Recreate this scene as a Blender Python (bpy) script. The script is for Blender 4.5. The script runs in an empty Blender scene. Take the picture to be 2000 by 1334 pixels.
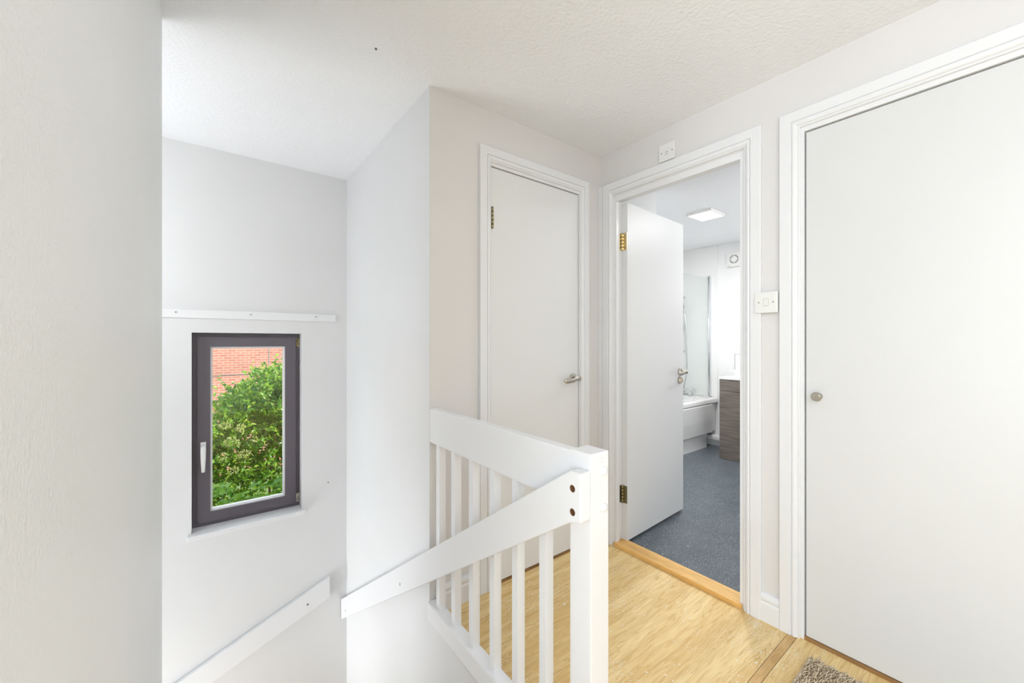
import bpy, bmesh, math, random
from mathutils import Vector, Matrix
import numpy as np

# ------------------------------------------------------------------ camera, world, lights, exposure
scene = bpy.context.scene
C = scene.collection
CAMX, CAMZ = 0.0, 1.17
cam_d = bpy.data.cameras.new('camera')
cam_d.sensor_width = 36.0
cam_d.lens = 778.0 / 2000.0 * 36.0
cam_d.clip_start = 0.02
cam = bpy.data.objects.new('camera', cam_d)
cam.location = (0, 0, CAMZ)
cam.rotation_euler = (math.radians(90), 0, -math.atan2(0.61024, 0.79222))
C.objects.link(cam)
scene.camera = cam

scene.view_settings.view_transform = 'Standard'
scene.view_settings.look = 'None'
scene.view_settings.exposure = 0.18
scene.view_settings.gamma = 1.0
scene.view_settings.use_curve_mapping = False

world = bpy.data.worlds.new('world')
scene.world = world
world.use_nodes = True
bgn = world.node_tree.nodes['Background']
bgn.inputs[0].default_value = (0.80, 0.90, 1.0, 1)
bgn.inputs[1].default_value = 2.4

def light(name, kind, loc, power, color=(1, 1, 1), size=None, rot=(0, 0, 0), **k):
    d = bpy.data.lights.new(name, kind)
    d.energy = power
    d.color = color
    if kind == 'AREA':
        if len(size) == 2:
            d.shape = 'RECTANGLE'; d.size, d.size_y = size
        else:
            d.shape = 'DISK'; d.size = size[0]
    elif kind == 'POINT':
        d.shadow_soft_size = size[0]
    elif kind == 'SUN':
        d.angle = math.radians(0.6)
    for a, b in k.items():
        setattr(d, a, b)
    o = bpy.data.objects.new(name, d)
    o.location = loc
    o.rotation_euler = rot
    C.objects.link(o)
    return o

def aim(v):      # rotation so that local -Z points along v
    return Vector(v).to_track_quat('-Z', 'Y').to_euler()

POW = dict(sun=8.5, left=43.0, lamp=14.0, panel=20.0, bath=11.5, bath_point=2.0, hall=44.0, stair=10.0)  # all but sun and panel power added fill lights
light('sun', 'SUN', (0, -5, 8), POW['sun'], (1.0, 0.95, 0.86), rot=aim((-0.85, 0.28, -0.52)))
# added side fill, standing in for daylight from an unseen landing window
light('landing_side_fill', 'AREA', (-1.68, -0.75, 1.30), POW['left'], (0.865, 0.93, 1.0), (1.6, 1.8), aim((1, 0, 0)))
# added point fill behind the camera to brighten the landing
light('landing_point_fill', 'POINT', (0.35, -1.2, 1.75), POW['lamp'], (0.87, 0.93, 1.0), (0.10,))
# bathroom ceiling panel
light('bathroom_panel_light', 'AREA', (3.42, 1.70, 2.245), POW['panel'], (1.0, 0.99, 0.98), (0.22, 0.17), aim((0, 0, -1)))
# added bathroom fill aimed down from the ceiling, out of view
light('bathroom_area_fill', 'AREA', (3.25, 0.75, 2.24), POW['bath'], (0.98, 0.99, 1.0), (0.5, 0.3), aim((0, 0.35, -1)))
# added unseen point fill for the bathroom ceiling and bath panel
light('bathroom_point_fill', 'POINT', (4.20, 0.85, 1.75), POW['bath_point'], (1.0, 0.99, 0.97), (0.08,))
# added point fill over the lower flight, unseen behind the left partition
light('stair_fill', 'POINT', (-0.75, 2.30, 1.55), POW['stair'], (0.93, 0.965, 1.0), (0.12,))
# added fill from below, standing in for unseen daylight in the hall
light('hall_daylight_fill', 'AREA', (-1.62, 2.33, -1.5), POW['hall'], (0.90, 0.95, 1.0), (0.85, 1.9), aim((1, 0, 0.12)))

# ------------------------------------------------------------------ materials
MATS = {}
def nmat(name):
    m = bpy.data.materials.new(name)
    m.use_nodes = True
    nt = m.node_tree
    b = nt.nodes['Principled BSDF']
    MATS[name] = m
    return m, nt, b

def N(nt, t, **k):
    n = nt.nodes.new(t)
    for a, v in k.items():
        if a.startswith('i_'):
            n.inputs[a[2:].replace('_', ' ')].default_value = v
        else:
            setattr(n, a, v)
    return n

def coords(nt, scale=(1, 1, 1), rot=(0, 0, 0)):
    g = nt.nodes.new('ShaderNodeNewGeometry')
    mp = nt.nodes.new('ShaderNodeMapping')
    mp.inputs['Scale'].default_value = scale
    mp.inputs['Rotation'].default_value = rot
    nt.links.new(g.outputs['Position'], mp.inputs['Vector'])
    return mp.outputs['Vector']

def paint(name, col, rough=0.5, bump=0.0, scale=60.0, vary=0.015, dist=0.002, kind='noise'):
    m, nt, b = nmat(name)
    L = nt.links
    b.inputs['Roughness'].default_value = rough
    v = coords(nt)
    n1 = N(nt, 'ShaderNodeTexNoise', i_Scale=1.7, i_Detail=3.0)
    L.new(v, n1.inputs['Vector'])
    cr = N(nt, 'ShaderNodeValToRGB')
    cr.color_ramp.elements[0].position = 0.3
    cr.color_ramp.elements[1].position = 0.7
    cr.color_ramp.elements[0].color = tuple(max(0, c - vary) for c in col) + (1,)
    cr.color_ramp.elements[1].color = tuple(min(1, c + vary) for c in col) + (1,)
    L.new(n1.outputs['Fac'], cr.inputs['Fac'])
    L.new(cr.outputs['Color'], b.inputs['Base Color'])
    if bump > 0:
        if kind == 'noise':
            n2 = N(nt, 'ShaderNodeTexNoise', i_Scale=scale, i_Detail=4.0, i_Roughness=0.6)
            L.new(v, n2.inputs['Vector']); h = n2.outputs['Fac']
        else:
            n2 = N(nt, 'ShaderNodeTexVoronoi', feature='SMOOTH_F1', i_Scale=scale)
            n3 = N(nt, 'ShaderNodeTexNoise', i_Scale=14.0, i_Detail=3.0)
            mx = N(nt, 'ShaderNodeMath', operation='MULTIPLY')
            L.new(v, n2.inputs['Vector']); L.new(v, n3.inputs['Vector'])
            L.new(n2.outputs['Distance'], mx.inputs[0]); L.new(n3.outputs['Fac'], mx.inputs[1]); h = mx.outputs[0]
        bp = N(nt, 'ShaderNodeBump', i_Strength=bump, i_Distance=dist)
        L.new(h, bp.inputs['Height'])
        L.new(bp.outputs['Normal'], b.inputs['Normal'])
    return m

def metal(name, col, rough=0.3):
    m, nt, b = nmat(name)
    b.inputs['Base Color'].default_value = col + (1,)
    b.inputs['Metallic'].default_value = 1.0
    n = N(nt, 'ShaderNodeTexNoise', i_Scale=200.0)
    mr = N(nt, 'ShaderNodeMapRange')
    mr.inputs['To Min'].default_value = rough * 0.8
    mr.inputs['To Max'].default_value = rough * 1.2
    nt.links.new(n.outputs['Fac'], mr.inputs['Value'])
    nt.links.new(mr.outputs['Result'], b.inputs['Roughness'])
    return m

wall_beige = paint('wall_paint_beige', (0.760, 0.736, 0.722), 0.55, 0.10, 180.0)
wall_cool = paint('wall_paint_pale_grey', (0.80, 0.80, 0.80), 0.42, 0.10, 180.0)
wall_rough = paint('wall_paint_stippled', (0.90, 0.905, 0.90), 0.45, 0.55, 130.0, dist=0.003)
wall_white = paint('bathroom_white_paint', (0.86, 0.865, 0.865), 0.45, 0.05, 150.0)
ceil_m = paint('ceiling_stipple', (0.925, 0.937, 0.962), 0.45, 0.6, 85.0, dist=0.006, kind='vor')
gloss = paint('white_gloss_paint', (0.83, 0.83, 0.84), 0.28, 0.03, 90.0, vary=0.006)
bal_m = paint('white_satin_paint', (0.865, 0.865, 0.875), 0.35, 0.04, 80.0, vary=0.008)
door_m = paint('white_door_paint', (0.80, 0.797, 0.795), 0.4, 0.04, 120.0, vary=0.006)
plastic = paint('white_plastic', (0.84, 0.835, 0.81), 0.3, vary=0.004)
acrylic = paint('white_acrylic', (0.86, 0.86, 0.85), 0.12, vary=0.004)
frame_m = paint('dark_brown_grey_frame', (0.125, 0.108, 0.128), 0.42, 0.15, 300.0, vary=0.006)
black_m = paint('black_gap', (0.012, 0.011, 0.011), 0.6, vary=0.002)
screw_m = metal('screw_steel', (0.35, 0.34, 0.33), 0.4)
chrome = metal('chrome', (0.82, 0.83, 0.84), 0.12)
nickel = metal('satin_nickel', (0.56, 0.52, 0.45), 0.28)
brass = metal('polished_brass', (0.92, 0.78, 0.48), 0.25)
dull_brass = metal('tarnished_brass', (0.34, 0.30, 0.17), 0.4)
alu = metal('satin_aluminium', (0.72, 0.73, 0.75), 0.3)
grey_line = paint('grey_recess', (0.30, 0.31, 0.31), 0.5, vary=0.01)
print_m = paint('grey_print', (0.20, 0.20, 0.20), 0.5, vary=0.01)
bolt_wood = paint('bare_brown_wood', (0.26, 0.13, 0.06), 0.7, 0.2, 200.0, vary=0.05)

def wood(name, base, dark, scale=(1, 1, 1), rot=(0, 0, 0), rough=0.55, streak=1.0, paintspots=False, warp=1.0):
    m, nt, b = nmat(name)
    L = nt.links
    b.inputs['Roughness'].default_value = rough
    v = coords(nt, scale, rot)
    v1 = coords(nt)
    nz = N(nt, 'ShaderNodeTexNoise', i_Scale=3.0, i_Detail=4.0, i_Distortion=warp)
    L.new(v, nz.inputs['Vector'])
    cr = N(nt, 'ShaderNodeValToRGB')
    e = cr.color_ramp.elements
    e[0].position = 0.36; e[0].color = dark + (1,)
    e[1].position = 0.50; e[1].color = tuple(a * 0.42 + c * 0.58 for a, c in zip(dark, base)) + (1,)
    x = cr.color_ramp.elements.new(0.57); x.color = base + (1,)
    x = cr.color_ramp.elements.new(0.72); x.color = tuple(min(1, c * 1.07) for c in base) + (1,)
    L.new(nz.outputs['Fac'], cr.inputs['Fac'])
    wv = N(nt, 'ShaderNodeTexNoise', i_Scale=26.0, i_Detail=5.0)
    L.new(v, wv.inputs['Vector'])
    mix = N(nt, 'ShaderNodeMixRGB', blend_type='MULTIPLY')
    r2 = N(nt, 'ShaderNodeValToRGB')
    r2.color_ramp.elements[0].position = 0.35; r2.color_ramp.elements[0].color = (0.86, 0.81, 0.72, 1)
    r2.color_ramp.elements[1].position = 0.6; r2.color_ramp.elements[1].color = (1, 1, 1, 1)
    L.new(wv.outputs['Fac'], r2.inputs['Fac'])
    # annual-ring lines: narrow contours of the stretched noise
    r5 = N(nt, 'ShaderNodeValToRGB'); e5 = r5.color_ramp.elements
    e5[0].position = 0.0; e5[0].color = (1, 1, 1, 1); e5[1].position = 1.0; e5[1].color = (1, 1, 1, 1)
    for p5, c5 in ((0.400, 1), (0.412, 0), (0.430, 1), (0.468, 1), (0.478, 0), (0.492, 1), (0.535, 1), (0.545, 0), (0.556, 1), (0.610, 1), (0.622, 0), (0.640, 1)):
        x = e5.new(p5); x.color = (1, 1, 1, 1) if c5 else (0.84, 0.73, 0.56, 1)
    L.new(nz.outputs['Fac'], r5.inputs['Fac'])
    ring = N(nt, 'ShaderNodeMixRGB', blend_type='MULTIPLY'); ring.inputs['Fac'].default_value = 0.8 if paintspots else 0.3
    mix.inputs['Fac'].default_value = 0.75 * streak
    L.new(cr.outputs['Color'], mix.inputs['Color1']); L.new(r2.outputs['Color'], mix.inputs['Color2'])
    L.new(mix.outputs['Color'], ring.inputs['Color1']); L.new(r5.outputs['Color'], ring.inputs['Color2'])
    out = ring.outputs['Color']
    if paintspots:
        def spots(scale, lo, hi, col, fac, thr_scale, thr):
            nonlocal out
            vo = N(nt, 'ShaderNodeTexVoronoi', i_Scale=scale)
            L.new(v1, vo.inputs['Vector'])
            rr = N(nt, 'ShaderNodeValToRGB')
            rr.color_ramp.elements[0].position = lo; rr.color_ramp.elements[0].color = (1, 1, 1, 1)
            rr.color_ramp.elements[1].position = hi; rr.color_ramp.elements[1].color = (0, 0, 0, 1)
            L.new(vo.outputs['Distance'], rr.inputs['Fac'])
            nn = N(nt, 'ShaderNodeTexNoise', i_Scale=thr_scale, i_Detail=4.0)
            L.new(v1, nn.inputs['Vector'])
            r3 = N(nt, 'ShaderNodeValToRGB')
            r3.color_ramp.elements[0].position = thr; r3.color_ramp.elements[0].color = (0, 0, 0, 1)
            r3.color_ramp.elements[1].position = thr + 0.05; r3.color_ramp.elements[1].color = (1, 1, 1, 1)
            L.new(nn.outputs['Fac'], r3.inputs['Fac'])
            mu = N(nt, 'ShaderNodeMath', operation='MULTIPLY'); L.new(rr.outputs['Color'], mu.inputs[0]); L.new(r3.outputs['Color'], mu.inputs[1])
            m2 = N(nt, 'ShaderNodeMath', operation='MULTIPLY'); L.new(mu.outputs[0], m2.inputs[0]); m2.inputs[1].default_value = fac
            mm = N(nt, 'ShaderNodeMixRGB'); L.new(m2.outputs[0], mm.inputs['Fac'])
            L.new(out, mm.inputs['Color1']); mm.inputs['Color2'].default_value = col + (1,)
            out = mm.outputs['Color']
        spots(110.0, 0.16, 0.28, (0.90, 0.87, 0.80), 0.9, 4.0, 0.50)
        spots(38.0, 0.09, 0.15, (0.93, 0.91, 0.87), 0.95, 7.0, 0.54)
        spots(11.0, 0.045, 0.06, (0.93, 0.91, 0.87), 0.95, 3.0, 0.47)
        spots(17.0, 0.025, 0.045, (0.22, 0.15, 0.07), 0.8, 5.0, 0.53)
        # faint pale scuffs
        sc = N(nt, 'ShaderNodeTexNoise', i_Scale=9.0, i_Detail=6.0, i_Roughness=0.7)
        L.new(v1, sc.inputs['Vector'])
        r4 = N(nt, 'ShaderNodeValToRGB')
        r4.color_ramp.elements[0].position = 0.60; r4.color_ramp.elements[0].color = (0, 0, 0, 1)
        r4.color_ramp.elements[1].position = 0.78; r4.color_ramp.elements[1].color = (0.5, 0.5, 0.5, 1)
        L.new(sc.outputs['Fac'], r4.inputs['Fac'])
        mm = N(nt, 'ShaderNodeMixRGB'); L.new(r4.outputs['Color'], mm.inputs['Fac']); L.new(out, mm.inputs['Color1'])
        mm.inputs['Color2'].default_value = (0.86, 0.80, 0.66, 1)
        out = mm.outputs['Color']
    L.new(out, b.inputs['Base Color'])
    bp = N(nt, 'ShaderNodeBump', i_Strength=0.12, i_Distance=0.001)
    L.new(wv.outputs['Fac'], bp.inputs['Height']); L.new(bp.outputs['Normal'], b.inputs['Normal'])
    return m

ply = wood('plywood', (0.90, 0.685, 0.345), (0.80, 0.555, 0.235), (0.42, 4.2, 1), paintspots=True, warp=0.5)
ply_dark = wood('stained_plywood_strip', (0.74, 0.49, 0.22), (0.55, 0.32, 0.12), (1.0, 6.0, 1), warp=0.6)
oak = wood('oak_threshold', (0.93, 0.58, 0.21), (0.80, 0.46, 0.14), (6.0, 0.7, 6), rough=0.4, warp=0.3)
brown_wood = wood('brown_sill_wood', (0.36, 0.20, 0.075), (0.25, 0.13, 0.05), (8.0, 0.8, 8), rough=0.5, warp=0.3)
stair_wood = wood('stair_pine', (0.62, 0.47, 0.28), (0.48, 0.33, 0.17), (0.8, 4, 4))

# vinyl with speckles
m, nt, b = nmat('speckled_vinyl'); L = nt.links
vinyl = m
v = coords(nt)
n1 = N(nt, 'ShaderNodeTexNoise', i_Scale=5.0, i_Detail=5.0); L.new(v, n1.inputs['Vector'])
r1 = N(nt, 'ShaderNodeValToRGB')
r1.color_ramp.elements[0].position = 0.3; r1.color_ramp.elements[0].color = (0.075, 0.095, 0.120, 1)
r1.color_ramp.elements[1].position = 0.75; r1.color_ramp.elements[1].color = (0.115, 0.138, 0.158, 1)
L.new(n1.outputs['Fac'], r1.inputs['Fac'])
out = r1.outputs['Color']
for sc, lo, hi, col, f in ((190.0, 0.20, 0.34, (0.42, 0.45, 0.46), 0.6), (95.0, 0.14, 0.20, (0.72, 0.74, 0.74), 0.85), (12.0, 0.035, 0.05, (0.9, 0.9, 0.88), 0.9)):
    vo = N(nt, 'ShaderNodeTexVoronoi', i_Scale=sc); L.new(v, vo.inputs['Vector'])
    rr = N(nt, 'ShaderNodeValToRGB')
    rr.color_ramp.elements[0].position = lo; rr.color_ramp.elements[0].color = (f, f, f, 1)
    rr.color_ramp.elements[1].position = hi; rr.color_ramp.elements[1].color = (0, 0, 0, 1)
    L.new(vo.outputs['Distance'], rr.inputs['Fac'])
    mm = N(nt, 'ShaderNodeMixRGB'); L.new(rr.outputs['Color'], mm.inputs['Fac']); L.new(out, mm.inputs['Color1'])
    mm.inputs['Color2'].default_value = col + (1,); out = mm.outputs['Color']
L.new(out, b.inputs['Base Color']); b.inputs['Roughness'].default_value = 0.38

# grey-brown woodgrain laminate (horizontal grain)
m, nt, b = nmat('grey_brown_woodgrain'); L = nt.links
vanity_m = m
v = coords(nt, (1.5, 1.5, 42.0))
n1 = N(nt, 'ShaderNodeTexNoise', i_Scale=2.6, i_Detail=6.0, i_Distortion=0.4); L.new(v, n1.inputs['Vector'])
r1 = N(nt, 'ShaderNodeValToRGB')
r1.color_ramp.elements[0].position = 0.32; r1.color_ramp.elements[0].color = (0.105, 0.085, 0.070, 1)
r1.color_ramp.elements[1].position = 0.68; r1.color_ramp.elements[1].color = (0.25, 0.215, 0.185, 1)
L.new(n1.outputs['Fac'], r1.inputs['Fac']); L.new(r1.outputs['Color'], b.inputs['Base Color'])
b.inputs['Roughness'].default_value = 0.45

# glass
def glass(name, tint, fac):
    m, nt, b = nmat(name); L = nt.links
    nt.nodes.remove(b)
    tr = N(nt, 'ShaderNodeBsdfTransparent'); tr.inputs[0].default_value = tint + (1,)
    gl = N(nt, 'ShaderNodeBsdfGlossy'); gl.inputs['Roughness'].default_value = 0.03
    fr = N(nt, 'ShaderNodeLayerWeight'); fr.inputs['Blend'].default_value = 0.5
    pw = N(nt, 'ShaderNodeMath', operation='POWER'); pw.inputs[1].default_value = 5.0
    L.new(fr.outputs['Facing'], pw.inputs[0])
    mu = N(nt, 'ShaderNodeMath', operation='MULTIPLY_ADD'); mu.inputs[1].default_value = fac * 0.6; mu.inputs[2].default_value = 0.03
    L.new(pw.outputs[0], mu.inputs[0])
    mx = N(nt, 'ShaderNodeMixShader'); L.new(mu.outputs[0], mx.inputs[0]); L.new(tr.outputs[0], mx.inputs[1]); L.new(gl.outputs[0], mx.inputs[2])
    L.new(mx.outputs[0], nt.nodes['Material Output'].inputs[0])
    return m
win_glass = glass('window_glass', (0.97, 0.98, 0.97), 0.6)
scr_glass = glass('screen_glass', (0.96, 0.975, 0.97), 0.8)

# lamp diffuser
m, nt, b = nmat('lit_diffuser')
lit_m = m
b.inputs['Base Color'].default_value = (0.9, 0.9, 0.9, 1)
b.inputs['Emission Color'].default_value = (1, 1, 1, 1)
b.inputs['Emission Strength'].default_value = 3.0

# brick
m, nt, b = nmat('red_brick'); L = nt.links
brick_m = m
g = N(nt, 'ShaderNodeNewGeometry')
sx = N(nt, 'ShaderNodeSeparateXYZ'); cb = N(nt, 'ShaderNodeCombineXYZ')
L.new(g.outputs['Position'], sx.inputs[0]); L.new(sx.outputs['X'], cb.inputs['X']); L.new(sx.outputs['Z'], cb.inputs['Y'])
br = N(nt, 'ShaderNodeTexBrick', i_Scale=1.0)
br.inputs['Color1'].default_value = (0.42, 0.130, 0.085, 1)
br.inputs['Color2'].default_value = (0.50, 0.195, 0.135, 1)
br.inputs['Mortar'].default_value = (0.50, 0.31, 0.25, 1)
br.inputs['Brick Width'].default_value = 0.24
br.inputs['Row Height'].default_value = 0.082
br.inputs['Mortar Size'].default_value = 0.014
br.inputs['Bias'].default_value = 0.1
L.new(cb.outputs[0], br.inputs['Vector'])
nn = N(nt, 'ShaderNodeTexNoise', i_Scale=0.9, i_Detail=6.0); L.new(cb.outputs[0], nn.inputs['Vector'])
mm = N(nt, 'ShaderNodeMixRGB', blend_type='MULTIPLY'); mm.inputs['Fac'].default_value = 0.5
rr = N(nt, 'ShaderNodeValToRGB'); rr.color_ramp.elements[0].position = 0.3; rr.color_ramp.elements[0].color = (0.7, 0.68, 0.7, 1); rr.color_ramp.elements[1].position = 0.6
L.new(nn.outputs['Fac'], rr.inputs['Fac']); L.new(br.outputs['Color'], mm.inputs['Color1']); L.new(rr.outputs['Color'], mm.inputs['Color2'])
L.new(mm.outputs['Color'], b.inputs['Base Color']); b.inputs['Roughness'].default_value = 0.9

# leaves
def leafmat(name, cols):
    m, nt, b = nmat(name); L = nt.links
    g = N(nt, 'ShaderNodeNewGeometry')
    r = N(nt, 'ShaderNodeValToRGB')
    el = r.color_ramp.elements
    el[0].position = 0; el[0].color = cols[0] + (1,)
    el[1].position = 1; el[1].color = cols[-1] + (1,)
    for i, c in enumerate(cols[1:-1]):
        x = el.new((i + 1) / (len(cols) - 1)); x.color = c + (1,)
    L.new(g.outputs['Random Per Island'], r.inputs['Fac'])
    L.new(r.outputs['Color'], b.inputs['Base Color'])
    b.inputs['Roughness'].default_value = 0.33
    tl = N(nt, 'ShaderNodeBsdfTranslucent')
    hs = N(nt, 'ShaderNodeMixRGB', blend_type='MULTIPLY'); hs.inputs['Fac'].default_value = 1
    hs.inputs['Color2'].default_value = (1.5, 1.35, 0.5, 1)
    L.new(r.outputs['Color'], hs.inputs['Color1']); L.new(hs.outputs['Color'], tl.inputs['Color'])
    mx = N(nt, 'ShaderNodeMixShader'); mx.inputs[0].default_value = 0.42
    L.new(b.outputs[0], mx.inputs[1]); L.new(tl.outputs[0], mx.inputs[2])
    L.new(mx.outputs[0], nt.nodes['Material Output'].inputs[0])
    return m
leaf_a = leafmat('shrub_leaf', [(0.035, 0.13, 0.025), (0.11, 0.28, 0.03), (0.24, 0.42, 0.045), (0.11, 0.28, 0.05), (0.36, 0.52, 0.06), (0.06, 0.18, 0.05)])
leaf_b = leafmat('broad_leaf', [(0.09, 0.24, 0.04), (0.22, 0.42, 0.06), (0.13, 0.31, 0.07), (0.34, 0.52, 0.08)])
flower_m = leafmat('pale_blossom', [(0.40, 0.46, 0.20), (0.48, 0.52, 0.30), (0.32, 0.42, 0.12), (0.50, 0.46, 0.32)])
bark = paint('bark', (0.16, 0.11, 0.07), 0.9, 0.4, 60.0, vary=0.03)
grass_m = paint('grass_ground', (0.10, 0.17, 0.05), 0.9, 0.5, 20.0, vary=0.04)
pile_m = leafmat('beige_pile_yarn', [(0.66, 0.51, 0.33), (0.84, 0.70, 0.52), (0.75, 0.61, 0.43), (0.90, 0.78, 0.62), (0.55, 0.42, 0.27)])
for n_ in pile_m.node_tree.nodes:
    if n_.type == 'MIX_SHADER': n_.inputs[0].default_value = 0.05
    if n_.type == 'BSDF_PRINCIPLED': n_.inputs['Roughness'].default_value = 0.9
rug_back = paint('beige_rug_backing', (0.62, 0.52, 0.38), 0.95, 0.5, 120.0, vary=0.03)
ext_wall = paint('outer_brick_render', (0.45, 0.25, 0.18), 0.9, 0.3, 40.0, vary=0.03)

# ------------------------------------------------------------------ mesh builder
WORLD0 = {}
class MB:
    def __init__(self, M=None):
        self.v = []; self.f = []; self.mi = []; self.sm = []; self.M = M; self.cur = 0
    def add(self, vs, fs, smooth=False):
        o = len(self.v)
        for p in vs:
            p = Vector(p)
            if self.M is not None: p = self.M @ p
            self.v.append(tuple(p))
        for f in fs:
            self.f.append([i + o for i in f]); self.mi.append(self.cur); self.sm.append(smooth)
        return self
    def box(self, x0, x1, y0, y1, z0, z1, bev=0.0):
        if bev <= 0:
            vs = [(x, y, z) for x in (x0, x1) for y in (y0, y1) for z in (z0, z1)]
            fs = [(0, 1, 3, 2), (4, 6, 7, 5), (0, 4, 5, 1), (2, 3, 7, 6), (0, 2, 6, 4), (1, 5, 7, 3)]
            return self.add(vs, fs)
        bm = bmesh.new()
        bmesh.ops.create_cube(bm, size=1.0)
        for w in bm.verts:
            w.co = Vector(((x0 + x1) / 2 + w.co.x * (x1 - x0), (y0 + y1) / 2 + w.co.y * (y1 - y0), (z0 + z1) / 2 + w.co.z * (z1 - z0)))
        bmesh.ops.bevel(bm, geom=bm.edges[:], offset=bev, segments=2, profile=0.6, affect='EDGES', clamp_overlap=True)
        bm.verts.index_update()
        vs = [w.co.copy() for w in bm.verts]; fs = [[w.index for w in f.verts] for f in bm.faces]
        bm.free()
        return self.add(vs, fs)
    def prism(self, pts, a0, a1, axis, bev=0.0):
        """polygon pts (2D) extruded along axis. axis x:(y,z) y:(x,z) z:(x,y)"""
        def P(p, a):
            if axis == 'x': return (a, p[0], p[1])
            if axis == 'y': return (p[0], a, p[1])
            return (p[0], p[1], a)
        n = len(pts)
        vs = [P(p, a0) for p in pts] + [P(p, a1) for p in pts]
        fs = [list(range(n))[::-1], list(range(n, 2 * n))] + [(i, (i + 1) % n, n + (i + 1) % n, n + i) for i in range(n)]
        if bev > 0:
            bm = bmesh.new()
            bv = [bm.verts.new(p) for p in vs]
            for f in fs: bm.faces.new([bv[i] for i in f])
            bmesh.ops.recalc_face_normals(bm, faces=bm.faces[:])
            bmesh.ops.bevel(bm, geom=bm.edges[:], offset=bev, segments=2, profile=0.6, affect='EDGES', clamp_overlap=True)
            bm.verts.index_update()
            vs = [w.co.copy() for w in bm.verts]; fs = [[w.index for w in f.verts] for f in bm.faces]
            bm.free()
        return self.add(vs, fs)
    def cyl(self, p0, p1, r0, r1=None, n=24, smooth=True, dome=False):
        if r1 is None: r1 = r0
        p0 = Vector(p0); p1 = Vector(p1); d = (p1 - p0).normalized()
        a = d.orthogonal().normalized(); b2 = d.cross(a)
        rings = [(p0, r0), (p1, r1)]
        if dome:
            for k in range(1, 5):
                t = k / 5 * math.pi / 2
                rings.append((p1 + d * r1 * 0.55 * math.sin(t), r1 * math.cos(t)))
        vs = []
        for c, r in rings:
            for i in range(n):
                t = 2 * math.pi * i / n
                vs.append(c + (a * math.cos(t) + b2 * math.sin(t)) * r)
        k = len(rings)
        side = [(j * n + i, j * n + (i + 1) % n, (j + 1) * n + (i + 1) % n, (j + 1) * n + i) for j in range(k - 1) for i in range(n)]
        o = len(self.v)
        self.add(vs, side, smooth)
        for f in (list(range(n))[::-1], list(range((k - 1) * n, k * n))):
            self.f.append([o + i for i in f]); self.mi.append(self.cur); self.sm.append(False)
        return self
    def tube(self, pts, rad, n=10, flat=None):
        pts = [Vector(p) for p in pts]
        if not isinstance(rad, (list, tuple)): rad = [rad] * len(pts)
        vs = []; up = None
        for i, p in enumerate(pts):
            d = (pts[min(i + 1, len(pts) - 1)] - pts[max(i - 1, 0)]).normalized()
            if up is None: up = d.orthogonal().normalized() if flat is None else Vector(flat)
            a = (up - d * up.dot(d)).normalized(); up = a
            b2 = d.cross(a)
            r = rad[i]; ra, rb = (r if isinstance(r, tuple) else (r, r))
            for k in range(n):
                t = 2 * math.pi * k / n
                vs.append(p + a * math.cos(t) * ra + b2 * math.sin(t) * rb)
        m_ = len(pts)
        fs = [(j * n + i, j * n + (i + 1) % n, (j + 1) * n + (i + 1) % n, (j + 1) * n + i) for j in range(m_ - 1) for i in range(n)]
        fs += [list(range(n))[::-1], list(range((m_ - 1) * n, m_ * n))]
        return self.add(vs, fs, True)
    def build(self, name, mat, parent=None, label=None, origin=None):
        me = bpy.data.meshes.new(name)
        co = np.array(self.v)
        lo, hi = co.min(0), co.max(0)
        if origin is None:
            origin = ((lo[0] + hi[0]) / 2, (lo[1] + hi[1]) / 2, lo[2])
        origin = Vector(origin)
        me.from_pydata([tuple(Vector(p) - origin) for p in self.v], [], self.f)
        mats = mat if isinstance(mat, (list, tuple)) else [mat]
        for x in mats: me.materials.append(x)
        me.polygons.foreach_set('material_index', self.mi)
        me.polygons.foreach_set('use_smooth', self.sm)
        me.update()
        bm = bmesh.new(); bm.from_mesh(me)
        if len(bm.faces) < 60000:
            bmesh.ops.recalc_face_normals(bm, faces=bm.faces[:])
            bm.to_mesh(me)
        bm.free()
        o = bpy.data.objects.new(name, me)
        C.objects.link(o)
        WORLD0[o.name] = origin
        if parent is not None:
            o.parent = parent
            o.location = origin - WORLD0[parent.name]
        else:
            o.location = origin
        if label: o['label'] = label
        return o

def empty(name, loc):
    o = bpy.data.objects.new(name, None)
    o.empty_display_size = 0.1
    C.objects.link(o); o.location = loc; WORLD0[o.name] = Vector(loc)
    return o
def tag(o, label, cat, group=None):
    o['label'] = label; o['category'] = cat
    if group: o['group'] = group
    return o
def struct(o, label=None):
    o['kind'] = 'structure'
    if label: o['label'] = label
    return o

# ------------------------------------------------------------------ dimensions
RW, FW, WW, SW = 1.883, 1.575, 2.844, 0.765      # right wall, facing wall, window wall, stair side wall
RWB = 1.955                                        # bathroom side of the right wall
CH, FL = 2.272, -0.012
LX, LY = -0.116, 1.815                             # left wall plane and its outside corner
LOW = -2.7
BY = -2.35

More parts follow.
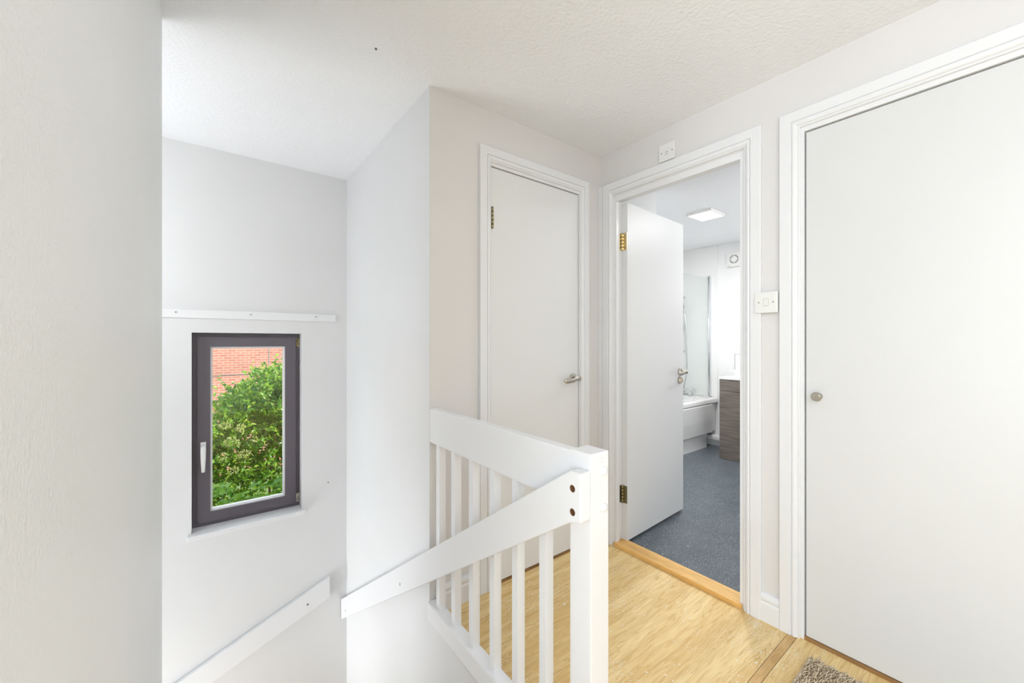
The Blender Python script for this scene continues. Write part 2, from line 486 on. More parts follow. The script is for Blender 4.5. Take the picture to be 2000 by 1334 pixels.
# ------------------------------------------------------------------ floor
f = MB()
f.box(LX, RW, BY, 0.565, FL - 0.2, FL)
f.box(-1.79, LX, BY, 0.37, FL - 0.2, FL)
f.box(LX, RW, 0.597, 0.67, FL - 0.2, FL)
f.box(SW + 0.035, RW, 0.67, FW, FL - 0.2, FL)
f.cur = 1
f.box(LX, RW, 0.567, 0.5955, FL - 0.2, FL - 0.0004)
f.cur = 2
f.box(LX, RW, 0.565, 0.567, FL - 0.2, FL - 0.003)
f.box(LX, RW, 0.5955, 0.597, FL - 0.2, FL - 0.0015)
struct(f.build('floor', [ply, ply_dark, black_m]), 'bare plywood landing floor with paint splashes and a board joint')
f = MB(); f.box(RWB - 0.003, 4.75, 0.22, 2.95, FL - 0.2, FL + 0.004)
struct(f.build('floor', vinyl), 'dark blue-grey speckled vinyl bathroom floor')
f = MB(); f.box(-1.8, SW + 0.1, BY, 2.95, LOW - 0.1, LOW)
struct(f.build('floor', stair_wood), 'lower hall floor')

# ------------------------------------------------------------------ ceiling
c = MB(); c.box(-1.8, 4.8, BY, 3.1, CH, CH + 0.15)
ceiling = struct(c.build('ceiling', ceil_m), 'white stippled ceiling over landing and stairwell')
h = MB(); h.cyl((0.509, 1.5, CH + 0.004), (0.509, 1.5, CH - 0.003), 0.0055, 0.0045, n=12)
h.build('screw_hole', print_m, ceiling, 'small dark screw in ceiling')

# ------------------------------------------------------------------ walls
w = MB()
# block to the left: partition between the landing and the lower flight, rounded outside corner
r_ = 0.018
arc = [(LX - r_ + r_ * math.cos(a), LY - r_ + r_ * math.sin(a)) for a in [math.pi / 2 * k / 6 for k in range(7)]]
w.prism([(-1.7, 0.37), (LX, 0.37)] + arc + [(-1.7, LY)], LOW, CH, 'z')
struct(w.build('wall_left', wall_rough), 'pale off-white stippled wall close on the left')
# unseen recess wall behind the camera, with a window added to let light in
w = MB()
for y0, y1, z0, z1 in ((BY, -1.7, FL - .2, CH), (0.2, 0.37, FL - .2, CH), (-1.7, 0.2, FL - .2, 0.45), (-1.7, 0.2, 2.15, CH)):
    w.box(-1.79, -1.7, y0, y1, z0, z1)
struct(w.build('wall_rear_left', wall_cool))
w = MB()
for y0, y1, z0, z1 in ((-1.7, -1.65, .45, 2.15), (.15, .2, .45, 2.15), (-1.65, .15, .45, .5), (-1.65, .15, 2.10, 2.15), (-.77, -.73, .5, 2.1)):
    w.box(-1.77, -1.72, y0, y1, z0, z1)
w3 = struct(w.build('window_added', gloss))
g_ = MB(); g_.box(-1.75, -1.744, -1.65, .15, 0.5, 2.1); g_.build('pane', win_glass, w3)
w = MB(); w.box(-1.8, -1.7, LY - 0.1, WW, LOW, CH)
struct(w.build('wall_stair_foot', wall_cool))
# window wall with opening
WX0, WX1, WZ0, WZ1 = -0.060, 0.490, 0.083, 1.220
w = MB()
for a in ((-1.8, WX0, LOW, CH), (WX1, 1.95, LOW, CH), (WX0, WX1, LOW, WZ0), (WX0, WX1, WZ1, CH)):
    w.box(a[0], a[1], WW, WW + 0.26, a[2], a[3])
w.cur = 1
for a in ((-1.8, WX0, LOW - 0.6, CH + 0.15), (WX1, 4.9, LOW - 0.6, CH + 0.15), (WX0, WX1, LOW - 0.6, WZ0 - 0.02), (WX0, WX1, WZ1, CH + 0.15)):
    w.box(a[0], a[1], WW + 0.261, WW + 0.30, a[2], a[3])
wall_win = struct(w.build('wall_back', [wall_cool, ext_wall]), 'pale grey stairwell wall with the small window')
s_ = MB(); s_.cyl((0.648, WW + 0.002, 0.234), (0.648, WW - 0.004, 0.234), 0.004, n=10)
s_.build('nail', print_m, wall_win, 'small nail in the wall')
# stair side wall (upper part and the part beneath the landing edge)
w = MB()
w.box(SW, SW + 0.1, FW + 0.002, WW, LOW, CH)
w.box(SW, SW + 0.034, -0.6, FW + .002, LOW, FL)
struct(w.build('wall_stair_side', wall_cool), 'pale grey wall beside the stairs')
# facing wall with cupboard door opening
D1 = (1.084, 1.700, 2.014)
w = MB()
w.box(SW, SW + 0.1, FW, FW + 0.002, FL - .0, CH); w.box(SW + 0.1, D1[0] - 0.02, FW, FW + 0.09, FL, CH)
w.box(D1[1] + 0.02, RWB, FW, FW + 0.09, FL, CH)
w.box(D1[0] - 0.02, D1[1] + 0.02, FW, FW + 0.09, D1[2] + 0.02, CH)
w.cur = 1
w.box(RWB + 0.0, 2.557, 1.627, 2.95, FL, CH)          # bathroom side of the cupboard
w.box(SW + 0.1, RWB, 2.2, 2.25, FL, CH)
struct(w.build('wall_facing', [wall_beige, wall_white]), 'warm beige wall with the closed cupboard door')
# right wall with two openings
w = MB()
B0, B1, BZ = 0.772, 1.468, 1.993
E0, E1, EZ = -0.225, 0.545, 2.004
for y0, y1, z0, z1 in ((BY, E0 - 0.02, FL - 0.2, CH), (E0 - 0.02, E1 + 0.02, EZ + 0.02, CH), (E1 + 0.02, B0 - 0.02, FL - 0.2, CH),
                       (B0 - 0.02, B1 + 0.02, BZ + 0.02, CH), (B1 + 0.02, FW, FL - 0.2, CH)):
    w.box(RW, RWB - 0.001, y0, y1, z0, z1)
w.cur = 1
for y0, y1, z0, z1 in ((0.22, B0 - 0.02, FL - 0.2, CH), (B0 - 0.02, B1 + 0.02, BZ + 0.02, CH), (B1 + 0.02, 1.627, FL - 0.2, CH)):
    w.box(RWB - 0.001, RWB, y0, y1, z0, z1)
struct(w.build('wall_right', [wall_beige, wall_white]), 'warm beige wall with the bathroom and store doors')
# bathroom walls
w = MB()
w.box(4.65, 4.75, 0.12, 2.95, FL, CH)
w.box(2.557, 4.65, 2.90, 2.95, FL, CH)
w.box(RWB, 4.65, 0.22, 0.30, FL, CH)
struct(w.build('wall_bathroom', wall_white), 'white bathroom walls')
# landing wall behind the camera
w = MB(); w.box(-1.79, RW, BY, BY + 0.09, FL - .2, CH)
struct(w.build('wall_rear', wall_cool))

# ------------------------------------------------------------------ staircase (below the frame of the photograph)
s = MB()
going = 0.288
for k in range(1, 6):
    y0 = 0.67 + going * (k - 1)
    s.box(LX + 0.002, SW - 0.002, y0, (y0 + going if k < 5 else y0 + going), FL - 0.19 * k - 0.19, FL - 0.19 * k)
yw = 0.67 + going * 5; xw = SW
cx_, cy_ = LX, yw + 0.02
z = FL - 0.19 * 6
s.prism([(cx_, cy_), (SW - .002, yw), (SW - .002, yw + 0.45)], z - 0.19, z, 'z')
s.prism([(cx_, cy_), (SW - .002, yw + 0.45), (SW - .002, WW - .002), (0.40, WW - .002)], z - 0.38, z - 0.19, 'z')
s.prism([(cx_, cy_), (0.40, WW - .002), (LX, WW - .002)], z - 0.57, z - 0.38, 'z')
for k in range(1, 5):
    x1 = LX - 0.25 * (k - 1)
    zz = z - 0.38 - 0.19 * k
    s.box(x1 - 0.25, x1, LY + 0.002, WW - 0.002, max(LOW, zz - 0.3), zz)
struct(s.build('floor_stairs', stair_wood))

# ------------------------------------------------------------------ architraves / linings
def arch_profile(wd):
    k = wd / 0.07
    pr = [(0, 0), (0, .0150), (.003, .018), (.0395, .018), (.0415, .0165), (.0425, .0130), (.0440, .0130), (.0455, .0165),
          (.049, .0178), (.054, .0170), (.059, .0145), (.0625, .0110), (.0635, .0088), (.0655, .0088), (.0665, .0105), (.069, .0095), (.07, .007), (.07, 0)]
    return [(a * k, t) for a, t in pr]
def architrave(mb, s0, s1, zt, zb, wd, mapf):
    """U-shaped moulding: outer edges s0<s1 and zt"""
    pr = arch_profile(wd); n = len(pr)
    vs = []
    for (s_, z_) in (('a', 'b'), ('a', 't'), ('c', 't'), ('c', 'b')):
        for u, t in pr:
            ss = s0 + u if s_ == 'a' else s1 - u
            zz = zb if z_ == 'b' else zt - u
            vs.append(mapf(ss, zz, t))
    fs = []
    for j in range(3):
        for i in range(n):
            fs.append((j * n + i, j * n + (i + 1) % n, (j + 1) * n + (i + 1) % n, (j + 1) * n + i))
    fs += [list(range(n)), list(range(3 * n, 4 * n))[::-1]]
    mb.add(vs, fs)
def lining(mb, s0, s1, zt, zb, d0, d1, mapf, stop=None):
    """boards lining an opening; clear opening s0..s1 x zt; depth d0..d1"""
    def bx(a0, a1, z0, z1, e0, e1):
        p = [mapf(a, z, -e) for a in (a0, a1) for e in (e0, e1) for z in (z0, z1)]
        mb.add(p, [(0, 1, 3, 2), (4, 6, 7, 5), (0, 4, 5, 1), (2, 3, 7, 6), (0, 2, 6, 4), (1, 5, 7, 3)])
    bx(s0 - .0195, s0, zb, zt + .0195, d0, d1); bx(s1, s1 + .0195, zb, zt + .0195, d0, d1); bx(s0, s1, zt, zt + .0195, d0, d1)
    if stop:
        a, b_ = stop
        bx(s0, s0 + .012, zb, zt, a, b_); bx(s1 - .012, s1, zb, zt, a, b_); bx(s0 + .012, s1 - .012, zt - .012, zt, a, b_)

mapR = lambda s, z, t: (RW - t, s, z)
mapF = lambda s, z, t: (s, FW - t, z)
t_ = MB()
architrave(t_, 0.695, 1.545, 2.091, FL, 0.07, mapR)
lining(t_, B0, B1, BZ, FL, 0.0, RWB - RW, mapR, stop=(0.0, 0.030))
t_.box(RW - 0.0155, RW, 1.5455, 1.574, FL, 2.091)
# architrave on the bathroom side
architrave(t_, 0.70, 1.54, 2.09, FL, 0.06, lambda s, z, t: (RWB + t * 0.7, s, z))
struct(t_.build('trim_1', gloss), 'white moulded architrave and lining of the bathroom doorway')
t_ = MB()
architrave(t_, -0.307, 0.627, 2.092, FL, 0.07, mapR)
lining(t_, E0, E1, EZ, FL, 0.0, RWB - RW, mapR, stop=(0.052, 0.070))
struct(t_.build('trim_2', gloss), 'white moulded architrave of the large door on the right')
t_ = MB()
architrave(t_, 1.014, 1.770, 2.096, FL, 0.067, mapF)
lining(t_, D1[0], D1[1], D1[2], FL, 0.0, 0.088, mapF, stop=(0.050, 0.085))
struct(t_.build('trim_3', gloss), 'white moulded architrave of the cupboard door')

# skirting boards
def skirt(mb, s0, s1, mapf, hgt=0.118):
    k = hgt / 0.118
    pr = [(0, 0), (.016, 0), (.016, .074), (.0135, .080), (.0115, .083), (.0125, .087), (.016, .092), (.017, .100), (.0145, .108), (.009, .115), (.004, .118), (0, .118)]
    vs = [mapf(s, FL + z * k, t) for s in (s0, s1) for t, z in pr]; n = len(pr)
    mb.add(vs, [(i, (i + 1) % n, n + (i + 1) % n, n + i) for i in range(n)] + [list(range(n)), list(range(n, 2 * n))[::-1]])
k_ = MB(); skirt(k_, 0.627, 0.695, mapR); skirt(k_, BY + 0.1, -0.307, mapR)
struct(k_.build('baseboard_right', gloss), 'short white torus skirting between the two right-hand doors')
k_ = MB(); skirt(k_, SW + 0.036, 1.014, mapF); skirt(k_, 1.770, RW, mapF)
struct(k_.build('baseboard_facing', gloss), 'white torus skirting on the facing wall behind the balusters')

# threshold strips
t_ = MB(); t_.box(RW - 0.012, RWB + 0.004, B0 + 0.001, B1 - 0.001, FL, FL + 0.022, bev=0.003)
struct(t_.build('trim_4', oak), 'oak threshold strip of the bathroom doorway')
t_ = MB(); t_.box(RW + 0.001, RWB, E0, E1, FL - 0.02, FL + 0.011, bev=0.001)
struct(t_.build('trim_5', brown_wood), 'brown wooden strip beneath the large right-hand door')
t_ = MB(); t_.box(D1[0], D1[1], FW + 0.004, FW + 0.088, FL - 0.02, FL + 0.008)
struct(t_.build('trim_6', brown_wood), 'brown wooden strip beneath the cupboard door')

# ------------------------------------------------------------------ doors
def hinge(parent, kn, axis_r, z, hgt, mat, leaves, label=None, M=None):
    """kn=(x,y) knuckle centre; leaves list of boxes"""
    mb = MB(M)
    for i in range(5):
        a = z + hgt * i / 5; b_ = z + hgt * (i + 1) / 5
        mb.cyl((kn[0], kn[1], a + 0.0005), (kn[0], kn[1], b_ - 0.0005), axis_r, n=14)
    mb.cyl((kn[0], kn[1], z - 0.003), (kn[0], kn[1], z + hgt + 0.003), axis_r * 0.55, n=10)
    for bx in leaves: mb.box(*bx, z, z + hgt)
    o = mb.build('hinge', mat, parent, label)
    return o

# cupboard door
d = MB(); d.box(D1[0] + .003, D1[1] - .003, FW + 0.006, FW + 0.046, FL + 0.012, D1[2] - .004, bev=0.0015)
door1 = struct(d.build('door_1', door_m), 'closed flush white cupboard door with brass hinge and lever')
for zz in (1.715, 0.22, 1.0)[:2]:
    hinge(door1, (D1[0] + 0.0085, FW - 0.001), 0.0068, zz, 0.10, dull_brass, [(D1[0] + 0.002, D1[0] + 0.0078, FW + 0.0035, FW + 0.0058)], 'tarnished brass hinge')
def lever(parent, Mx, mat, side=1):
    """local frame: face plane y=0, outward -y, lever points along -x*side"""
    e = MB(Mx)
    e.cyl((0, 0.0, 0), (0, -0.008, 0), 0.025, n=32); e.cyl((0, -0.008, 0), (0, -0.010, 0), 0.025, 0.022, n=32)
    h_ = e.build('door_handle', mat, parent, 'satin metal lever handle on round rose')
    l_ = MB(Mx)
    l_.cyl((0, -0.009, 0), (0, -0.046, 0), 0.009, n=18)
    pts = []; rad = []
    for k in range(13):
        t = k / 12
        x = side * (0.012 - 0.125 * t)
        pts.append((x, -0.048 - 0.010 * math.sin(t * math.pi), 0.004 * math.sin(t * math.pi * 2) - 0.004 * t))
        wdt = 0.010 + 0.004 * abs(math.cos(t * math.pi)) if t < .98 else .006
        rad.append((wdt, 0.0055))
    l_.tube(pts, rad, n=14, flat=(0, 0, 1))
    l_.build('lever', mat, h_)
    return h_
lever(door1, Matrix.Translation((1.652, FW + 0.006, 0.962)), nickel)

# large right-hand door
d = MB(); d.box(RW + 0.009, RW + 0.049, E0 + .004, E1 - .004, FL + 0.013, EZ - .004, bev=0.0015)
door3 = struct(d.build('door_3', paint('white_door_paint_darkened', (0.72, 0.72, 0.715), 0.4, 0.05, 120.0, vary=0.008)), 'closed flush white door filling the right side')  # door paint darkened to offset the strong light falling on this door
k_ = MB()
kx, ky, kz = RW + 0.009, 0.500, 0.957
k_.cyl((kx, ky, kz), (kx - 0.006, ky, kz), 0.013, n=28)
k_.cyl((kx - 0.006, ky, kz), (kx - 0.020, ky, kz), 0.007, 0.010, n=28)
k_.cyl((kx - 0.020, ky, kz), (kx - 0.027, ky, kz), 0.0105, 0.0175, n=32)
k_.cyl((kx - 0.027, ky, kz), (kx - 0.033, ky, kz), 0.0175, 0.0165, n=32)
k_.cyl((kx - 0.033, ky, kz), (kx - 0.036, ky, kz), 0.0165, 0.013, n=32)
k_.build('door_knob', nickel, door3, 'round satin metal knob')

# bathroom door (open into the bathroom)
A = Vector((1.949, 1.428, 0)); Bp = Vector((2.634, 1.468, 0))
ang = math.atan2(Bp.y - A.y, Bp.x - A.x)
MD = Matrix.Translation(A) @ Matrix.Rotation(ang, 4, 'Z')
d = MB(MD); d.box(0, 0.686, 0, 0.040, FL + 0.020, 1.980, bev=0.0015)
door2 = struct(d.build('door_2', door_m), 'white bathroom door standing open into the bathroom')
# hinges on the lining and door edge
for zz, mt, lb in ((1.705, brass, 'polished brass hinge'), (0.225, dull_brass, 'tarnished brass hinge')):
    mb = MB()
    kxp, kyp = 1.9475, B1 - 0.006
    for i in range(5):
        a = zz + 0.1 * i / 5
        mb.cyl((kxp - 0.006, kyp - 0.004, a + 0.0006), (kxp - 0.006, kyp - 0.004, a + 0.0194), 0.006, n=14)
    mb.cyl((kxp - 0.006, kyp - 0.004, zz - 0.003), (kxp - 0.006, kyp - 0.004, zz + 0.103), 0.0035, n=10)
    mb.box(1.910, kxp - 0.008, B1 - 0.0025, B1 - 0.0002, zz, zz + 0.1)
    mb.box(1.9445, 1.9472, B1 - 0.040, B1 - 0.012, zz, zz + 0.1)
    hg = mb.build('hinge', mt, door2, lb)
    sc = MB()
    for dz in (0.015, 0.05, 0.085):
        sc.cyl((1.925, B1 - 0.0024, zz + dz), (1.925, B1 - 0.0032, zz + dz), 0.0028, n=10)
        sc.cyl((1.9446, B1 - 0.026, zz + dz), (1.9438, B1 - 0.026, zz + dz), 0.0028, n=10)
    sc.build('screw', print_m, hg)
MH = MD @ Matrix.Translation((0.686 - 0.052, 0, 0.965))
lever(door2, MH, nickel, side=1)
t_ = MB(MD @ Matrix.Translation((0.686 - 0.052, 0, 0.905)))
t_.cyl((0, 0, 0), (0, -0.008, 0), 0.025, n=28)
t_.box(-0.004, 0.004, -0.024, -0.007, -0.011, 0.011, bev=0.002)
t_.build('turn_latch', nickel, door2, 'round privacy escutcheon with thumb turn')
t_ = MB(MD); t_.box(0.6855, 0.6875, 0.009, 0.031, 0.86, 1.02); t_.build('latch_plate', nickel, door2)

# ------------------------------------------------------------------ window in the stairwell
FR0, FR1 = WW + 0.072, WW + 0.142          # frame depth
fx0, fx1, fz0, fz1 = WX0 + .001, WX1 - .001, 0.101, WZ1 - .001
wf = MB()
fw = 0.026
sw_in = (fx0 + fw, fx1 - fw, fz0 + fw, fz1 - fw)
for a in ((fx0, sw_in[0], fz0, fz1), (sw_in[1], fx1, fz0, fz1), (sw_in[0], sw_in[1], fz0, sw_in[2]), (sw_in[0], sw_in[1], sw_in[3], fz1)):
    wf.box(a[0], a[1], FR0, FR1, a[2], a[3], bev=0.0008)
window1 = struct(wf.build('window_1', frame_m), 'small dark brown-grey framed stairwell window looking onto brickwork and a shrub')
# sash (mitred)
sx0, sx1, sz0, sz1 = sw_in[0] - .004, sw_in[1] + .004, sw_in[2] - .004, sw_in[3] + .004
gx0, gx1, gz0, gz1 = 0.024, 0.405, 0.182, 1.139
def mitred(mb, o, i, y0, y1, lip=0.004):
    (a0, a1, b0, b1), (c0, c1, d0, d1) = o, i
    O = [(a0, b0), (a1, b0), (a1, b1), (a0, b1)]; I = [(c0, d0), (c1, d0), (c1, d1), (c0, d1)]
    for k in range(4):
        p, q, r, s_ = O[k], O[(k + 1) % 4], I[(k + 1) % 4], I[k]
        g = 0.0006
        vs = [(x, y0, z) for x, z in (p, q, r, s_)] + [(x, y1, z) for x, z in (p, q, r, s_)]
        mb.add(vs, [(0, 1, 2, 3), (4, 7, 6, 5), (0, 4, 5, 1), (2, 6, 7, 3), (1, 5, 6, 2), (0, 3, 7, 4)])
sa = MB()
mitred(sa, (sx0, sx1, sz0, sz1), (sx0 + .003, sx1 - .003, sz0 + .003, sz1 - .003), FR0 - .014, FR0 + .04)
mitred(sa, (sx0 + .003, sx1 - .003, sz0 + .003, sz1 - .003), (gx0, gx1, gz0, gz1), FR0 - .017, FR0 + .045)
sash = sa.build('sash', frame_m, window1)
bd = MB()
mitred(bd, (gx0, gx1, gz0, gz1), (gx0 + .004, gx1 - .004, gz0 + .004, gz1 - .004), FR0 - .006, FR0 + .03)
mitred(bd, (gx0 + .004, gx1 - .004, gz0 + .004, gz1 - .004), (gx0 + .010, gx1 - .010, gz0 + .010, gz1 - .010), FR0 + .004, FR0 + .03)
bd.build('glazing_bead', gloss, sash, 'white bead around the pane')
gl = MB(); gl.box(gx0 + .008, gx1 - .008, FR0 + .018, FR0 + .024, gz0 + .008, gz1 - .008)
gl.build('glass', win_glass, sash)
hd = MB()
hx, hy = -0.009, FR0 - .017
hd.box(hx - .013, hx + .013, hy - .010, hy, 0.525, 0.592, bev=0.003)
hd.tube([(hx, hy - .008, .566), (hx, hy - .028, .566), (hx, hy - .034, .560), (hx, hy - .034, .50), (hx, hy - .031, .425)],
        [(.009, .009), (.0105, .010), (.013, .008), (.012, .0065), (.0085, .005)], n=14, flat=(1, 0, 0))
hd.build('window_handle', plastic, window1, 'white plastic espagnolette handle')
for z0 in (1.135, 0.125):
    hn = MB()
    hn.box(fx1 - fw + .002, fx1 - .002, FR0 - .004, FR0 + .001, z0, z0 + 0.055)
    hn.cyl((fx1 - 0.018, FR0 - .006, z0), (fx1 - 0.018, FR0 - .006, z0 + .05), 0.005, n=12)
    hn.cyl((fx1 - 0.008, FR0 - .005, z0 + .015), (fx1 - 0.008, FR0 - .005, z0 + .06), 0.0035, n=12)
    hn.build('window_hinge', dull_brass if z0 > 1 else nickel, window1)
sl = MB()
sl.prism([(WX0 + .0005, FR0), (WX0 + .0005, WW), (WX0 - .019, WW), (WX0 - .019, WW - .042), (WX1 + .015, WW - .042), (WX1 + .015, WW), (WX1 - .0005, WW), (WX1 - .0005, FR0)],
         0.070, 0.099, 'z')
so = sl.build('window_sill', gloss, window1)
bv = so.modifiers.new('bevel', 'BEVEL'); bv.width = 0.004; bv.segments = 2; bv.limit_method = 'ANGLE'

# curtain batten over the window
b_ = MB(); b_.box(-0.62, 0.694, WW - 0.012, WW, 1.301, 1.348, bev=0.002)
bat = tag(b_.build('curtain_batten', bal_m), 'long thin white painted batten screwed to the wall above the window', 'batten')
for sx_ in (-0.127, 0.216, 0.571):
    q = MB(); q.cyl((sx_, WW - 0.0118, 1.330), (sx_, WW - 0.0135, 1.330), 0.0085, 0.007, n=18)
    p_ = q.build('screw_plug', plastic, bat)
    q = MB(); q.cyl((sx_, WW - 0.0134, 1.330), (sx_, WW - 0.0145, 1.330), 0.0033, n=10)
    q.build('screw', print_m, p_)

# wall handrail under the window
y0 = WW - 0.030
sl_ = (-0.383 + 0.682) / (0.653 + 0.112)
def hz(x, top): return (-0.383 if top else -0.519) + sl_ * (x - 0.653)
xl = -1.15
b_ = MB(); b_.prism([(0.653, hz(.653, 0)), (0.653, hz(.653, 1)), (xl, hz(xl, 1)), (xl, hz(xl, 0))], y0, WW - .0005, 'y', bev=0.006)
hr = tag(b_.build('wall_handrail', bal_m), 'sloping white board handrail fixed to the window wall, descending to the left', 'handrail')
q = MB(); q.cyl((0.519, y0 + .001, -0.511), (0.519, y0 - 0.0015, -0.511), 0.0065, n=16)
q.build('screw', screw_m, hr)

# ------------------------------------------------------------------ balustrade
NX0, NX1, NY0, NY1 = SW, SW + 0.070, 0.670, 0.742
bl = empty('stair_balustrade', (SW + .02, 1.1, FL))
tag(bl, 'white painted balustrade of square balusters with newel post and sloping rail', 'balustrade')
p = MB(); p.box(NX0, NX1, NY0, NY1, -0.55, 0.886, bev=0.003)
newel = p.build('newel_post', bal_m, bl)
for (cx2, cz2, r2) in ((0.813, 0.836, 0.0115), (0.813, 0.742, 0.0115), (0.801, 0.868, 0.006)):
    q = MB(); q.cyl((cx2, NY0 + .001, cz2), (cx2, NY0 - 0.003, cz2), r2, r2 * 0.95, n=24, dome=True)
    q.build('bolt_cap', bal_m, newel)
p = MB(); p.box(SW, SW + 0.034, NY1 - .002, FW, 0.737, 0.883, bev=0.004)
p.build('top_rail', bal_m, bl)
p = MB(); p.box(SW - 0.013, SW + 0.036, NY1 - .002, FW - .001, FL - 0.010, 0.056, bev=0.006)
p.build('bottom_rail', bal_m, bl)
for i, yc in enumerate((1.508, 1.379, 1.246, 1.112, 0.986, 0.856)):
    p = MB(); p.box(0.770, 0.800, yc - .0145, yc + .0145, 0.050, 0.745, bev=0.0015)
    p.build('baluster', bal_m, bl)
# sloping handrail bolted to the newel; bolt holes cut through
RX0, RX1 = 0.727, SW - 0.0005
ms = 0.6635
def rt(y): return 0.841 - ms * (y - 0.710)
def rb(y): return 0.703 - ms * (y - 0.710)
yend = WW - 0.006
p = MB()
outl = [(NY0 - .001, 0.845), (0.706, 0.845), (yend, rt(yend)), (yend, rb(yend)), (0.706, rb(0.706) + 0.008), (0.690, 0.719), (NY0 - .001, 0.724)]
p.prism(outl, RX0, RX1, 'x', bev=0.004)
rail = p.build('sloping_rail', bal_m, bl, 'sloping white board rail with two open bolt holes')
for k, (hy_, hz_) in enumerate(((0.697, 0.802), (0.697, 0.743))):
    # counterbored bolt hole: dark ring set in the face
    cut = MB(); cut.cyl((RX0 - .01, hy_, hz_), (RX0 + .020, hy_, hz_), 0.0095, n=24)
    co = cut.build('cutter', bolt_wood)
    md = rail.modifiers.new('bool%d' % k, 'BOOLEAN'); md.object = co; md.operation = 'DIFFERENCE'; md.solver = 'EXACT'
bpy.context.view_layer.update()
dg = bpy.context.evaluated_depsgraph_get()
newme = bpy.data.meshes.new_from_object(rail.evaluated_get(dg))
rail.modifiers.clear(); rail.data = newme
for o in [o for o in C.objects if o.name.startswith('cutter')]: bpy.data.objects.remove(o)
for (hy_, hz_) in ((0.697, 0.802), (0.697, 0.743)):
    q = MB()
    n = 24; ro, ri = 0.0095, 0.0085
    vs = []
    for xx, rr_ in ((RX0 + .0008, ro), (RX0 + .0008, ri), (RX0 + .0185, ri), (RX0 + .0195, 0.0001), (RX0 + .0198, ro)):
        for i in range(n):
            a = 2 * math.pi * i / n
            vs.append((xx, hy_ + rr_ * math.cos(a), hz_ + rr_ * math.sin(a)))
    fs = [(j * n + i, j * n + (i + 1) % n, (j + 1) * n + (i + 1) % n, (j + 1) * n + i) for j in range(4) for i in range(n)]
    fs += [(4 * n + i, 4 * n + (i + 1) % n, (i + 1) % n, i) for i in range(n)]
    q.add(vs, fs)
    q.build('bolt_hole', bolt_wood, rail, 'open bolt hole showing bare brown wood')
for (yy, zz) in ((1.81, 0.026), (2.726, -0.59)):
    q = MB(); q.box(RX0 - .0006, RX0 + .001, yy - .004, yy + .004, zz - .007, zz + .007)
    q.build('filled_nail_hole', grey_line, rail)

# ------------------------------------------------------------------ electrical
lb = MB(); lb.box(RW - .018, RW - .0005, 0.640, 0.692, 1.300, 1.372)
lb.box(RW - .0255, RW - .018, 0.629, 0.715, 1.290, 1.377, bev=0.0025)
ls = tag(lb.build('light_switch', plastic), 'square white plastic light switch between the bathroom door frame and the large right-hand door', 'light switch')
q = MB(); q.box(RW - .0285, RW - .0255, 0.664, 0.680, 1.320, 1.348, bev=0.001); rk = q.build('rocker', plastic, ls)
q = MB(); q.box(RW - .0257, RW - .0254, 0.6625, 0.6815, 1.3185, 1.3495); q.build('rocker_surround', paint('cream_gap', (0.62, 0.55, 0.40), 0.5), ls)
for yy in (0.645, 0.699):
    q = MB(); q.cyl((RW - .0253, yy, 1.334), (RW - .0265, yy, 1.334), 0.0028, n=12); q.build('screw', screw_m, ls)

lb = MB(); lb.box(RW - .010, RW - .0005, 1.089, 1.177, 2.098, 2.186, bev=0.0025)
fs_ = tag(lb.build('fused_isolator', plastic), 'square white isolator plate with faint markings above the bathroom doorway', 'isolator switch')
for yy in (1.103, 1.163):
    q = MB(); q.cyl((RW - .0099, yy, 2.142), (RW - .0112, yy, 2.142), 0.003, n=12); q.build('screw', print_m, fs_)
q = MB(); q.box(RW - .0125, RW - .010, 1.126, 1.142, 2.146, 2.166, bev=0.001); q.build('rocker', plastic, fs_)
q = MB()
q.box(RW - .0103, RW - .0100, 1.1265, 1.1325, 2.1395, 2.1425); q.box(RW - .0103, RW - .0100, 1.1340, 1.1405, 2.1395, 2.1425)
q.box(RW - .0103, RW - .0100, 1.124, 1.146, 2.1285, 2.1300); q.box(RW - .0103, RW - .0100, 1.131, 1.138, 2.1330, 2.1345)
q.build('printed_marking', print_m, fs_)

# ------------------------------------------------------------------ rug
rug = empty('shaggy_rug', (1.40, 0.10, FL))
tag(rug, 'beige shaggy loop-pile rug on the plywood floor beside the large right-hand door', 'rug')
RM = Matrix.Translation((1.785, 0.500, 0))
q = MB(RM); q.box(-0.72, 0, -0.95, 0, FL, FL + 0.008, bev=0.003); q.build('backing', rug_back, rug)
rnd = random.Random(5)
q = MB(RM)
yy = -0.945
while yy < -0.004:
    xx = -0.715
    while xx < -0.004:
        px_, py_ = xx + rnd.uniform(-.003, .003), yy + rnd.uniform(-.003, .003)
        lean = rnd.uniform(0.004, 0.016); a = rnd.gauss(-2.2, 0.7)
        hgt = rnd.uniform(0.012, 0.022); r1 = rnd.uniform(.0020, .0034)
        vs = []
        for t, rr_ in ((0, r1), (0.55, r1 * 1.05), (1, r1 * 0.45)):
            ox, oy = math.cos(a) * lean * t * t, math.sin(a) * lean * t * t
            for k in range(3):
                b2 = a + k * 2.094
                vs.append((px_ + ox + rr_ * math.cos(b2), py_ + oy + rr_ * math.sin(b2), FL + 0.006 + hgt * t))
        q.add(vs, [(0, 1, 4, 3), (1, 2, 5, 4), (2, 0, 3, 5), (3, 4, 7, 6), (4, 5, 8, 7), (5, 3, 6, 8), (6, 7, 8)], True)
        xx += 0.0068
    yy += 0.0062
pl = q.build('pile', pile_m, rug); pl['kind'] = 'stuff'

# ------------------------------------------------------------------ bathroom
BX = 4.65
# ceiling panel light
q = MB(); q.box(3.295, 3.545, 1.595, 1.805, CH - 0.022, CH, bev=0.004)
cl = tag(q.build('ceiling_light', plastic), 'lit flat rectangular panel light on the bathroom ceiling', 'ceiling light')
q = MB(); q.box(3.307, 3.533, 1.607, 1.793, CH - 0.0235, CH - 0.021); q.build('diffuser', lit_m, cl)
